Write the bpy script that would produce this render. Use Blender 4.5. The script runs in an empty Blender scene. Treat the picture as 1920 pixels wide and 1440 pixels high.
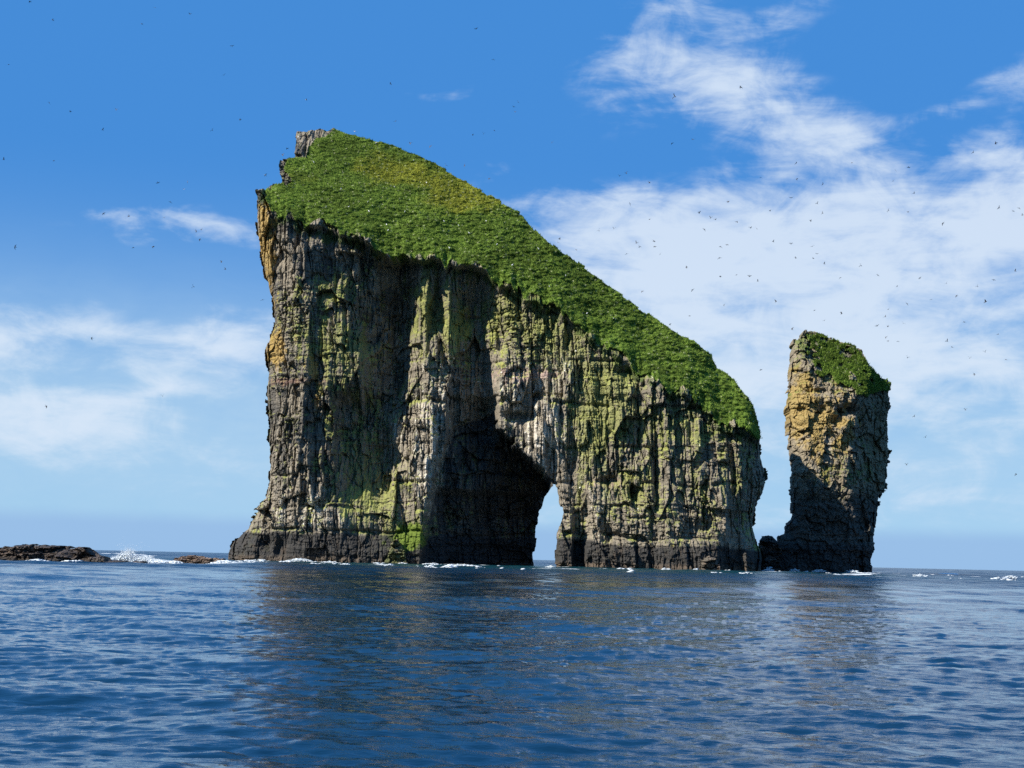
import bpy, math
import numpy as np
from mathutils import Matrix, Vector

# ------------------------------------------------------------------ camera, world, sun
sc = bpy.context.scene
PW, PH, FPX = 1920.0, 1440.0, 2638.0
CAM_H, PITCH, ROLL = 2.4, math.radians(7.1), math.radians(1.28)
SUN_EL, SUN_AZ = math.radians(39), math.radians(-121)      # azimuth from +Y, clockwise: behind and left of the viewer
cam = bpy.data.cameras.new('camera'); cam_o = bpy.data.objects.new('camera', cam); sc.collection.objects.link(cam_o)
CM = Matrix.Rotation(math.pi/2 + PITCH, 3, 'X') @ Matrix.Rotation(ROLL, 3, 'Z')
cam_o.matrix_world = Matrix.Translation((0, 0, CAM_H)) @ CM.to_4x4()
cam.sensor_width = 36; cam.lens = 36*FPX/PW; cam.clip_start = 0.5; cam.clip_end = 120000
sc.camera = cam_o
R = np.array(CM)                                            # camera to world

def proj(X, Y, Z):
    px_ = R[0,0]*X + R[1,0]*Y + R[2,0]*(Z-CAM_H); py_ = R[0,1]*X + R[1,1]*Y + R[2,1]*(Z-CAM_H)
    pz_ = R[0,2]*X + R[1,2]*Y + R[2,2]*(Z-CAM_H)
    return PW/2 + FPX*px_/(-pz_), PH/2 - FPX*py_/(-pz_)
def unproj(u, v, Y):
    a = (np.asarray(u, float)-PW/2)/FPX; b = -(np.asarray(v, float)-PH/2)/FPX
    dx = R[0,0]*a + R[0,1]*b - R[0,2]; dy = R[1,0]*a + R[1,1]*b - R[1,2]; dz = R[2,0]*a + R[2,1]*b - R[2,2]
    return dx/dy*Y, CAM_H + dz/dy*Y

sc.render.engine = 'CYCLES'
sc.view_settings.view_transform = 'Standard'; sc.view_settings.look = 'None'
sc.view_settings.exposure = 0.75; sc.view_settings.gamma = 1.0
sc.cycles.use_denoising = False
sc.cycles.max_bounces = 6; sc.cycles.caustics_reflective = False; sc.cycles.caustics_refractive = False

sun = bpy.data.lights.new('sun', 'SUN'); sun.energy = 5.0; sun.angle = math.radians(0.5); sun.color = (1.0, 0.95, 0.86)
sun_o = bpy.data.objects.new('sun', sun); sc.collection.objects.link(sun_o)
sd_ = Vector((math.sin(SUN_AZ)*math.cos(SUN_EL), math.cos(SUN_AZ)*math.cos(SUN_EL), math.sin(SUN_EL)))
sun_o.rotation_euler = sd_.to_track_quat('Z', 'Y').to_euler(); sun_o.location = sd_*300

# node helpers
class NT:
    def __init__(s, tree): s.t = tree; tree.nodes.clear()
    def n(s, typ, **kw):
        nd = s.t.nodes.new(typ)
        for k, v in kw.items():
            if k.startswith('i_'):
                key = k[2:]; key = int(key) if key.isdigit() else key.replace('_', ' ')
                s.link(v, nd.inputs[key]) if isinstance(v, bpy.types.NodeSocket) else setattr(nd.inputs[key], 'default_value', v)
            else: setattr(nd, k, v)
        return nd
    def link(s, a, b): s.t.links.new(a, b)
    def m(s, op, a, b=0.0, c=0.0, clamp=False):
        nd = s.t.nodes.new('ShaderNodeMath'); nd.operation = op; nd.use_clamp = clamp
        for i, v in enumerate((a, b, c)):
            if isinstance(v, bpy.types.NodeSocket): s.link(v, nd.inputs[i])
            else: nd.inputs[i].default_value = v
        return nd.outputs[0]
    def mix(s, f, a, b, bt='MIX'):
        nd = s.t.nodes.new('ShaderNodeMix'); nd.data_type = 'RGBA'; nd.blend_type = bt
        for i, v in ((0, f), (6, a), (7, b)):
            if isinstance(v, bpy.types.NodeSocket): s.link(v, nd.inputs[i])
            else: nd.inputs[i].default_value = v if i == 0 else (tuple(v)+(1,))[:4]
        return nd.outputs[2]
    def smooth(s, v, lo, hi):
        nd = s.t.nodes.new('ShaderNodeMapRange'); nd.interpolation_type = 'SMOOTHSTEP'
        s.link(v, nd.inputs[0]); nd.inputs[1].default_value = lo; nd.inputs[2].default_value = hi
        return nd.outputs[0]
    def vec(s, x, y, z=0.0):
        nd = s.t.nodes.new('ShaderNodeCombineXYZ')
        for i, v in enumerate((x, y, z)):
            if isinstance(v, bpy.types.NodeSocket): s.link(v, nd.inputs[i])
            else: nd.inputs[i].default_value = v
        return nd.outputs[0]
    def noise(s, vec, scale, detail=5, rough=0.55, dist=0.0, out=0):
        nd = s.t.nodes.new('ShaderNodeTexNoise'); s.link(vec, nd.inputs['Vector'])
        nd.inputs['Scale'].default_value = scale; nd.inputs['Detail'].default_value = detail
        nd.inputs['Roughness'].default_value = rough; nd.inputs['Distortion'].default_value = dist
        return nd.outputs[out]

def build_world():
    w = bpy.data.worlds.new('World'); sc.world = w; w.use_nodes = True
    N = NT(w.node_tree); m = N.m
    sky = N.n('ShaderNodeTexSky', sky_type='NISHITA', sun_disc=False, sun_elevation=SUN_EL, sun_rotation=SUN_AZ,
              altitude=0, air_density=1.0, dust_density=0.3, ozone_density=3.0)
    d = N.n('ShaderNodeTexCoord').outputs['Generated']
    sp = N.n('ShaderNodeSeparateXYZ'); N.link(d, sp.inputs[0]); x, y, z = sp.outputs
    # direction as angles in hundredths of the lens' focal length (azimuth A, elevation E)
    A = m('MULTIPLY', m('ARCTAN2', x, y), 26.38)
    E = m('MULTIPLY', m('ARCTANGENT', m('DIVIDE', z, m('SQRT', m('ADD', m('MULTIPLY', x, x), m('MULTIPLY', y, y))))), 26.38)
    wv = N.vec(m('MULTIPLY', A, 0.30), m('MULTIPLY', E, 0.75), 3.3)
    n_big = N.noise(wv, 1.0, 8, 0.58, 0.35); n_puff = N.noise(N.vec(m('MULTIPLY', A, 0.8), m('MULTIPLY', E, 1.1), 1.3), 1.0, 7, 0.6, 0.6)
    n_wisp = N.noise(N.vec(m('ADD', m('MULTIPLY', A, 0.55), m('MULTIPLY', E, 0.22)), m('MULTIPLY', E, 1.9), 7.7), 1.0, 8, 0.62, 0.5)
    wA = m('ADD', A, m('MULTIPLY', m('SUBTRACT', N.noise(wv, 1.7, 3, 0.5), 0.5), 1.5))
    wE = m('ADD', E, m('MULTIPLY', m('SUBTRACT', N.noise(N.vec(m('MULTIPLY', A, 0.3), m('MULTIPLY', E, 0.75), 9.1), 1.7, 3, 0.5), 0.5), 1.0))
    blobs = [(1550, 770, 620, 230, 0, .5), (150, 850, 500, 110, 0, .3), (960, 600, 200, 90, 0, .3),  # px, py, rx, ry, rotation, weight
        (1330, 480, 380, 95, 5, .85), (1600, 580, 430, 140, 0, .8), (1500, 430, 300, 45, -8, .25), (1880, 350, 110, 65, 25, .9),
        (1900, 440, 160, 80, 0, .75), (1400, 180, 180, 85, -35, .54), (1330, 150, 110, 60, 15, .35), (1150, 130, 110, 75, -25, .42),
        (1530, 290, 150, 50, -25, .55), (1830, 215, 70, 24, 15, .45), (1925, 190, 40, 25, 0, .5), (1700, 250, 120, 18, 8, .25),
        (370, 440, 190, 27, 2, .75), (60, 660, 170, 50, 4, .80), (430, 640, 130, 42, 8, .75), (470, 685, 90, 32, 0, .7),
        (270, 750, 110, 22, 5, .55), (60, 790, 220, 40, 0, .55), (930, 300, 60, 16, 0, .35), (810, 165, 70, 14, 5, .33),
        (1000, 370, 130, 40, 0, .5), (1480, 40, 170, 35, 20, .3), (1260, 20, 80, 20, 0, .2)]
    cov = None
    for px, py, rx, ry, rot, wt in blobs:
        a0 = (px-960)/100*0.985; e0 = (1049+0.0223*(px-960)-py)/100*0.985
        c, s_ = math.cos(math.radians(rot)), math.sin(math.radians(rot))
        da = m('SUBTRACT', wA, a0); de = m('SUBTRACT', wE, e0)
        p = m('MULTIPLY', m('ADD', m('MULTIPLY', da, c), m('MULTIPLY', de, s_)), 100/rx)
        q = m('MULTIPLY', m('SUBTRACT', m('MULTIPLY', de, c), m('MULTIPLY', da, s_)), 100/ry)
        g = m('MULTIPLY', m('EXPONENT', m('MULTIPLY', m('ADD', m('MULTIPLY', p, p), m('MULTIPLY', q, q)), -0.8)), wt)
        cov = g if cov is None else m('ADD', cov, g)
    # generic broken cloud for everything outside the photographed part of the sky
    far = m('MAXIMUM', N.smooth(m('ABSOLUTE', A), 10.5, 16.0), N.smooth(E, 11.5, 17.0))
    cov = m('ADD', m('MINIMUM', cov, 1.25), m('MULTIPLY', far, 0.12))
    nn = m('ADD', m('MULTIPLY', m('SUBTRACT', n_big, 0.5), 1.5), m('MULTIPLY', m('SUBTRACT', n_wisp, 0.5), 1.4)); nn = m('ADD', nn, m('MULTIPLY', m('SUBTRACT', n_puff, 0.5), 1.6))
    cl = N.smooth(m('ADD', cov, m('MULTIPLY', m('MULTIPLY', nn, 1.0), N.smooth(m('ADD', cov, 0.0), -0.05, 0.35))), 0.16, 1.30)
    cl = m('MULTIPLY', cl, 0.88)
    # low veil of thin cloud, thickest a few degrees up
    e1 = m('DIVIDE', m('SUBTRACT', E, 2.4), 1.9)
    veil = m('MULTIPLY', m('EXPONENT', m('MULTIPLY', m('MULTIPLY', e1, e1), -1.0)), m('ADD', 0.52, m('MULTIPLY', nn, 0.35)), clamp=True)
    base = N.mix(1.0, sky.outputs[0], (0.52, 0.80, 1.12), 'MULTIPLY')
    hi = N.mix(N.smooth(E, 0.0, 7.5), (3.6, 6.2, 8.9), (0.60, 2.75, 7.2))    # keeps the clear sky deep blue
    base = N.mix(0.85, base, hi)
    c1 = N.mix(veil, base, (5.0, 6.9, 8.6))
    c2 = N.mix(cl, c1, (6.9, 8.0, 9.4))
    bank = m('SUBTRACT', 1.0, N.smooth(m('ADD', E, m('MULTIPLY', nn, 0.03)), 0.45, 0.80))
    c3 = N.mix(m('MULTIPLY', bank, 0.8), c2, (3.0, 4.9, 7.8))
    bg = N.n('ShaderNodeBackground'); N.link(c3, bg.inputs[0]); bg.inputs[1].default_value = 0.06
    out = N.n('ShaderNodeOutputWorld'); N.link(bg.outputs[0], out.inputs[0])
build_world()

# ------------------------------------------------------------------ numpy noise
def _h(ix, iy, seed):
    x = (ix.astype(np.int64)*374761393 + iy.astype(np.int64)*668265263 + seed*1442695041) & 0xFFFFFFFF
    x = ((x ^ (x >> 13))*1274126177) & 0xFFFFFFFF; x = ((x ^ (x >> 15))*2246822519) & 0xFFFFFFFF
    return ((x ^ (x >> 16)) & 0xFFFFFF)/float(0x1000000)
def vn(x, y, seed=0):
    ix = np.floor(x); iy = np.floor(y); fx = x-ix; fy = y-iy
    fx = fx*fx*(3-2*fx); fy = fy*fy*(3-2*fy)
    a = _h(ix, iy, seed); b = _h(ix+1, iy, seed); c = _h(ix, iy+1, seed); d = _h(ix+1, iy+1, seed)
    return ((a*(1-fx)+b*fx)*(1-fy) + (c*(1-fx)+d*fx)*fy)*2-1
def fbm(x, y, o=4, seed=0, g=0.5):
    r = 0; a = 1; t = 0
    for i in range(o):
        r = r + a*vn(x, y, seed+i*17); t += a; a *= g; x = x*2.03+5.3; y = y*2.03+1.7
    return r/t
def worley(x, y, seed=0, jit=0.9, box=False):
    ix = np.floor(x); iy = np.floor(y)
    f1 = np.full(x.shape, 9.0); f2 = f1.copy(); dx = np.zeros_like(f1); dy = dx.copy(); ci = dx.copy(); cj = dx.copy()
    for i in (-1, 0, 1):
        for j in (-1, 0, 1):
            cx = ix+i; cy = iy+j
            qx = cx+0.5+(_h(cx, cy, seed)-0.5)*jit-x; qy = cy+0.5+(_h(cx, cy, seed+1)-0.5)*jit-y
            d = np.sqrt(qx*qx+qy*qy) if not box else np.maximum(np.abs(qx), np.abs(qy))*.75+.25*np.sqrt(qx*qx+qy*qy); c = d < f1
            f2 = np.where(c, f1, np.minimum(f2, d)); f1 = np.where(c, d, f1)
            dx = np.where(c, qx, dx); dy = np.where(c, qy, dy); ci = np.where(c, cx, ci); cj = np.where(c, cy, cj)
    return f1, f2, dx, dy, ci, cj
def ss(x, a, b):
    t = np.clip((x-a)/(b-a), 0, 1); return t*t*(3-2*t)
def blocks(X, Z, sx, sz, amp, seed, crack=0.5, tilt=1.0, cw=0.30):
    """broken rock: every cell is a block with its own stand-out and its own tilted face, cracks (cw metres) between"""
    wx = X + 0.16*sx*fbm(X/sx*0.8, Z/sz*0.8, 2, seed+5); wz = Z + 0.14*sz*fbm(X/sx*0.7, Z/sz*0.7, 2, seed+9)
    f1, f2, dx, dz, ci, cj = worley(wx/sx, wz/sz, seed, 0.85, True)
    r1 = _h(ci, cj, seed+2)-0.5; r2 = _h(ci, cj, seed+3)-0.5; r3 = _h(ci, cj, seed+4)-0.35
    return amp*(r1*1.2 + tilt*2.2*(r2*dx + r3*dz)) - amp*crack*(1-ss(f2-f1, 0.0, cw/sx))*(0.4+0.6*_h(ci, cj, seed+6))
def cell_rand(X, Z, sx, sz, seed):
    """one random number per block of blocks() with the same sizes and seed"""
    wx = X + 0.16*sx*fbm(X/sx*0.8, Z/sz*0.8, 2, seed+5); wz = Z + 0.14*sz*fbm(X/sx*0.7, Z/sz*0.7, 2, seed+9)
    f1, f2, dx, dz, ci, cj = worley(wx/sx, wz/sz, seed, 0.85, True); return _h(ci, cj, seed+12)
def poly_inside(px, py, poly):
    ins = np.zeros(px.shape, bool); n = len(poly)
    for i in range(n):
        x0, y0 = poly[i][:2]; x1, y1 = poly[(i+1) % n][:2]
        if y0 == y1: continue
        c = ((y0 > py) != (y1 > py)) & (px < (x1-x0)*(py-y0)/(y1-y0)+x0); ins ^= c
    return ins
def seg_dist(px, py, segs):
    best = np.full(px.shape, 1e9)
    for (x0, y0), (x1, y1) in segs:
        vx, vy = x1-x0, y1-y0; t = np.clip(((px-x0)*vx+(py-y0)*vy)/(vx*vx+vy*vy+1e-9), 0, 1)
        best = np.minimum(best, (px-x0-t*vx)**2+(py-y0-t*vy)**2)
    return np.sqrt(best)
def rows_interp(U, V, rows):
    vs = sorted(rows); vals = [np.interp(U, [p[0] for p in rows[v]], [p[1] for p in rows[v]]) for v in vs]
    out = vals[0].copy()
    for i in range(len(vs)-1):
        t = ss(V, vs[i], vs[i+1]); out = np.where(V >= vs[i], vals[i]*(1-t)+vals[i+1]*t, out)
    return out
def gsum(U, V, lst):
    r = 0
    for u, v, ru, rv, w in lst: r = r + w*np.exp(-((U-u)/ru)**2-((V-v)/rv)**2)
    return r

# ------------------------------------------------------------------ mesh helpers
COL = sc.collection
def make_mesh(name, verts, faces, mat=None, parent=None, color=None, smooth=False, attrs=None):
    me = bpy.data.meshes.new(name); verts = np.asarray(verts, np.float32); faces = np.asarray(faces, np.int32)
    k = faces.shape[1]
    me.vertices.add(len(verts)); me.vertices.foreach_set('co', verts.ravel())
    me.loops.add(faces.size); me.loops.foreach_set('vertex_index', faces.ravel())
    me.polygons.add(len(faces)); me.polygons.foreach_set('loop_start', np.arange(0, faces.size, k, dtype=np.int32))
    me.polygons.foreach_set('use_smooth', np.full(len(faces), smooth, bool))
    me.update(calc_edges=True)
    if color is not None:
        a = me.color_attributes.new('Col', 'FLOAT_COLOR', 'POINT')
        a.data.foreach_set('color', np.c_[color, np.ones(len(color))].astype(np.float32).ravel())
    for kk, v in (attrs or {}).items():
        a = me.attributes.new(kk, 'FLOAT', 'POINT'); a.data.foreach_set('value', np.asarray(v, np.float32))
    o = bpy.data.objects.new(name, me); COL.objects.link(o)
    if mat: me.materials.append(mat)
    if parent: o.parent = parent; o.matrix_parent_inverse = parent.matrix_basis.inverted()
    return o
def tag(o, label=None, cat=None, group=None, kind=None):
    for k, v in (('label', label), ('category', cat), ('group', group), ('kind', kind)):
        if v: o[k] = v
    return o
def empty(name, loc):
    o = bpy.data.objects.new(name, None); o.location = loc; COL.objects.link(o); return o

# ------------------------------------------------------------------ materials
def mat_rock(name, rough=0.9, detail=1.0):
    mt = bpy.data.materials.new(name); mt.use_nodes = True; N = NT(mt.node_tree)
    pos = N.n('ShaderNodeNewGeometry').outputs['Position']
    col = N.n('ShaderNodeVertexColor', layer_name='Col').outputs[0]
    n1 = N.noise(pos, 1.4*detail, 6, 0.7); n2 = N.noise(pos, 6*detail, 4, 0.7)
    mp = N.n('ShaderNodeMapping'); N.link(pos, mp.inputs[0]); mp.inputs['Scale'].default_value = (1, 1, 0.16)
    n3 = N.noise(mp.outputs[0], 2.2*detail, 5, 0.65)
    k = N.m('ADD', N.m('MULTIPLY', n1, 0.9), N.m('ADD', N.m('MULTIPLY', n2, 0.5), N.m('MULTIPLY', n3, 0.7)))
    c = N.mix(1.0, col, N.vec(k, k, k), 'MULTIPLY')
    h = N.m('ADD', N.m('MULTIPLY', n1, 0.7), N.m('ADD', N.m('MULTIPLY', n2, 0.25), N.m('MULTIPLY', n3, 0.5)))
    b = N.n('ShaderNodeBump', i_Height=h); b.inputs['Strength'].default_value = 0.9; b.inputs['Distance'].default_value = 0.45/detail
    p = N.n('ShaderNodeBsdfPrincipled', i_Base_Color=c, i_Roughness=rough); N.link(b.outputs[0], p.inputs['Normal'])
    p.inputs['Specular IOR Level'].default_value = 0.25
    N.link(p.outputs[0], N.n('ShaderNodeOutputMaterial').inputs[0]); return mt
def mat_turf(name):
    mt = bpy.data.materials.new(name); mt.use_nodes = True; N = NT(mt.node_tree)
    pos = N.n('ShaderNodeNewGeometry').outputs['Position']
    col = N.n('ShaderNodeVertexColor', layer_name='Col').outputs[0]
    n1 = N.noise(pos, 1.1, 5, 0.65); n2 = N.noise(pos, 5, 4, 0.7)
    k = N.m('ADD', N.m('MULTIPLY', n1, 1.0), N.m('MULTIPLY', n2, 1.0))
    c = N.mix(1.0, col, N.vec(k, k, k), 'MULTIPLY')
    b = N.n('ShaderNodeBump', i_Height=N.m('ADD', n1, N.m('MULTIPLY', n2, 0.5))); b.inputs['Strength'].default_value = 0.8; b.inputs['Distance'].default_value = 0.35
    p = N.n('ShaderNodeBsdfPrincipled', i_Base_Color=c, i_Roughness=0.85); N.link(b.outputs[0], p.inputs['Normal'])
    p.inputs['Specular IOR Level'].default_value = 0.15
    tr = N.n('ShaderNodeBsdfTranslucent', i_Color=c); ms = N.n('ShaderNodeMixShader'); ms.inputs[0].default_value = 0.3
    N.link(p.outputs[0], ms.inputs[1]); N.link(tr.outputs[0], ms.inputs[2])
    N.link(ms.outputs[0], N.n('ShaderNodeOutputMaterial').inputs[0]); return mt
def mat_plain(name, col, rough=0.8, var=0.3, scale=3.0, sss=0):
    mt = bpy.data.materials.new(name); mt.use_nodes = True; N = NT(mt.node_tree)
    pos = N.n('ShaderNodeTexCoord').outputs['Object']; n1 = N.noise(pos, scale, 4, 0.6)
    k = N.m('ADD', 1-var, N.m('MULTIPLY', n1, 2*var)); c = N.mix(1.0, col, N.vec(k, k, k), 'MULTIPLY')
    p = N.n('ShaderNodeBsdfPrincipled', i_Base_Color=c, i_Roughness=rough)
    N.link(p.outputs[0], N.n('ShaderNodeOutputMaterial').inputs[0]); return mt
def mat_water():
    mt = bpy.data.materials.new('sea_water'); mt.use_nodes = True; N = NT(mt.node_tree)
    pos = N.n('ShaderNodeNewGeometry').outputs['Position']
    foam = N.n('ShaderNodeAttribute', attribute_name='foam').outputs['Fac']
    shallow = N.n('ShaderNodeAttribute', attribute_name='shallow').outputs['Fac']
    mp = N.n('ShaderNodeMapping'); N.link(pos, mp.inputs[0]); mp.inputs['Scale'].default_value = (0.38, 1.0, 1.0); mp.inputs['Rotation'].default_value = (0, 0, 0.25)
    a = N.noise(mp.outputs[0], 2.6, 6, 0.6, 0.3); b_ = N.noise(mp.outputs[0], 0.55, 4, 0.6, 0.2)
    cd = N.n('ShaderNodeCameraData').outputs['View Distance']
    rough_sea = N.n('ShaderNodeAttribute', attribute_name='chop').outputs['Fac']
    h = N.m('ADD', N.m('MULTIPLY', a, 0.13), N.m('MULTIPLY', N.m('MULTIPLY', b_, 0.75), N.m('ADD', 0.08, N.m('MULTIPLY', rough_sea, 2.6))))
    b = N.n('ShaderNodeBump', i_Height=h); b.inputs['Distance'].default_value = 0.7; N.link(N.m('ADD', 0.5, N.m('MULTIPLY', rough_sea, 0.5)), b.inputs['Strength'])
    p = N.n('ShaderNodeBsdfPrincipled'); N.link(b.outputs[0], p.inputs['Normal'])
    wc = N.mix(shallow, (0.0010, 0.0150, 0.037), (0.003, 0.034, 0.046))
    N.link(N.m('ADD', 0.025, N.m('MULTIPLY', rough_sea, 0.30)), p.inputs['Roughness']); N.link(N.m('SUBTRACT', 0.5, N.m('MULTIPLY', rough_sea, 0.25)), p.inputs['Specular IOR Level']); p.inputs['IOR'].default_value = 1.55
    N.link(wc, p.inputs['Base Color'])
    f = N.n('ShaderNodeBsdfPrincipled'); f.inputs['Base Color'].default_value = (0.75, 0.8, 0.82, 1); f.inputs['Roughness'].default_value = 0.7
    fn = N.noise(pos, 1.6, 6, 0.7)
    fac = N.smooth(N.m('ADD', foam, N.m('MULTIPLY', N.m('SUBTRACT', fn, 0.5), 1.0)), 0.45, 0.75)
    ms = N.n('ShaderNodeMixShader'); N.link(fac, ms.inputs[0]); N.link(p.outputs[0], ms.inputs[1]); N.link(f.outputs[0], ms.inputs[2])
    N.link(ms.outputs[0], N.n('ShaderNodeOutputMaterial').inputs[0]); return mt

M_ROCK = mat_rock('weathered_basalt'); M_REEF = mat_rock('wet_reef_rock', 0.6, 2.5); M_TURF = mat_turf('tussock_turf')
M_WATER = mat_water(); M_FOAM = mat_plain('sea_foam', (0.62, 0.67, 0.70), 0.8, 0.35, 0.8)
M_DARKBIRD = mat_plain('dark_plumage', (0.035, 0.032, 0.035), 0.7); M_WHITEBIRD = mat_plain('white_plumage', (0.75, 0.75, 0.72), 0.7, 0.1)
M_GREYBIRD = mat_plain('grey_plumage', (0.2, 0.2, 0.22), 0.7, 0.15)

# ------------------------------------------------------------------ rock builder
def build_rock(polys, depth, detail, color, cell, back_T, back_L, round_R, round_L, edge_amp, edge_cell, zmin, seed,
               turf_fn=None, extra_edge=None):
    """polys: outlines as pixel points (u, v, tag) of the rock face as surveyed from the boat, turned into metres
    with the depth of each point. Returns vertices (front and back shell), quads and per-vertex colour."""
    wp = []
    for poly in polys:
        q = []
        for u, v, t in poly:
            Y = float(depth(np.array([u], float), np.array([v], float))[0]) + (round_R if t == 's' else 0)
            X, Z = unproj(u, v, Y); q.append((float(X), float(Z), t))
        wp.append(q)
    allp = [p for q in wp for p in q]
    x0, x1 = min(p[0] for p in allp)-2, max(p[0] for p in allp)+2; z0, z1 = max(zmin, min(p[1] for p in allp)-1), max(p[1] for p in allp)+2
    xs = np.arange(x0, x1, cell); zs = np.arange(z0, z1, cell); X, Z = np.meshgrid(xs, zs)
    ins = np.zeros(X.shape, bool); segs = []; side = []
    for q in wp:
        ins ^= poly_inside(X, Z, q)
        for i in range(len(q)):
            a, b = q[i], q[(i+1) % len(q)]; segs.append((a[:2], b[:2]))
            if a[2] == 's': side.append((a[:2], b[:2]))
    s = seg_dist(X, Z, segs)*np.where(ins, 1, -1)
    sside = seg_dist(X, Z, side) if side else s
    s0 = s; s = s + blocks(X, Z, edge_cell, edge_cell*1.2, edge_amp, seed+70, 0.3) + 0.4*edge_amp*fbm(X/edge_cell*4, Z/edge_cell*4, 3, seed+71)
    s = np.where(s0 < -0.55, np.minimum(s0, s), s)
    gz, gx = np.gradient(s, cell); g2 = gx*gx+gz*gz+0.15
    inside = s > 0
    qi = inside[:-1, :-1] | inside[1:, :-1] | inside[:-1, 1:] | inside[1:, 1:]
    out = ~inside
    mv = np.clip(-s/g2, 0, 1.2*cell/np.sqrt(g2))
    Xs = np.where(out, X+gx*mv, X); Zs = np.where(out, Z+gz*mv, Z); sc_ = np.where(out, 0, s)
    rt = 1-np.clip(sside/round_L, 0, 1); rnd = round_R*(1-np.sqrt(1-np.minimum(rt, 0.999)**2))
    Y = np.full(X.shape, float(np.mean([depth(np.array([p[0]], float), np.array([p[1]], float))[0] for p in polys[0]])))
    for it in range(5):
        U, V = proj(Xs, Y, Zs); Y = 0.35*Y + 0.65*(depth(U, V)+rnd)
    U, V = proj(Xs, Y, Zs)
    dt, turf = detail(Xs, Zs, U, V, Y)
    F = Y - dt
    th = back_T*np.sqrt(1-(1-np.clip(sc_/back_L, 0, 1))**2)
    B = np.maximum(Y + th + 0.12*back_T*fbm(X/6, Z/6, 3, seed+33)*ss(sc_, 0, 4), F+0.05)
    gzF, gxF = np.gradient(F, cell)
    C = color(Xs, Zs, U, V, F, gxF, gzF, dt, turf)
    ny, nx = X.shape; used = np.zeros(X.shape, bool)
    used[:-1, :-1] |= qi; used[1:, :-1] |= qi; used[:-1, 1:] |= qi; used[1:, 1:] |= qi
    idf = np.full(X.shape, -1); idf[used] = np.arange(used.sum()); nf = used.sum()
    inn = used & inside; idb = idf.copy(); idb[inn] = nf+np.arange(inn.sum())
    vf = np.c_[Xs[used], F[used], Zs[used]]; vb = np.c_[Xs[inn], B[inn], Zs[inn]]
    j, i = np.nonzero(qi)
    ff = np.c_[idf[j, i], idf[j, i+1], idf[j+1, i+1], idf[j+1, i]]
    fb = np.c_[idb[j, i], idb[j+1, i], idb[j+1, i+1], idb[j, i+1]]
    verts = np.r_[vf, vb]; cols = np.r_[C[used], C[inn]]
    tf = (turf[j, i]+turf[j, i+1]+turf[j+1, i]+turf[j+1, i+1])/4 > 0.5
    return dict(verts=verts, cols=cols, front=ff, back=fb, turf_face=tf, U=U, V=V, F=F, X=Xs, Z=Zs, turf=turf*(inside), gx=gxF, gz=gzF)
def emit(name, r, faces, mat, parent, smooth):
    ids = np.unique(faces); mp = np.full(len(r['verts']), -1); mp[ids] = np.arange(len(ids))
    return make_mesh(name, r['verts'][ids], mp[faces], mat, parent, r['cols'][ids], smooth)

# ---- main stack
OUT_MAIN = [(425,1100,'s'),(428,1040,'s'),(440,1016,'s'),(466,990,'s'),(478,962,'s'),(500,935,'s'),(507,900,'s'),(505,860,'s'),(509,800,'s'),
    (503,745,'s'),(506,700,'s'),(502,655,'s'),(514,612,'s'),(512,570,'s'),(499,520,'s'),(489,470,'s'),(486,420,'s'),(485,375,'s'),
    (490,348,'t'),(502,342,'t'),(528,345,'t'),(525,300,'t'),(555,294,'t'),(554,244,'t'),(600,242,'t'),(614,247,'t'),(624,239,'t'),(640,247,'t'),
    (690,261,'t'),(735,272,'t'),(778,292,'t'),(815,308,'t'),(850,328,'t'),(890,350,'t'),(930,375,'t'),(980,403,'t'),(1012,442,'t'),
    (1050,473,'t'),(1100,505,'t'),(1150,545,'t'),(1200,580,'t'),(1260,620,'t'),(1305,645,'t'),(1332,666,'t'),(1342,688,'t'),(1375,712,'t'),
    (1396,742,'t'),(1412,764,'t'),(1420,800,'s'),(1425,850,'s'),(1433,885,'s'),(1430,920,'s'),(1416,950,'s'),(1411,990,'s'),(1420,1020,'s'),
    (1428,1045,'s'),(1432,1100,'t')]
HOLE = [(1035,901,'t'),(1043,908,'t'),(1050,935,'t'),(1057,962,'t'),(1051,985,'t'),(1043,1003,'t'),(1042,1100,'t'),(1000,1100,'t'),(1001,1045,'t'),
    (1004,1010,'t'),(1009,985,'t'),(1013,960,'t'),(1019,930,'t'),(1030,920,'t')]
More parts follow.
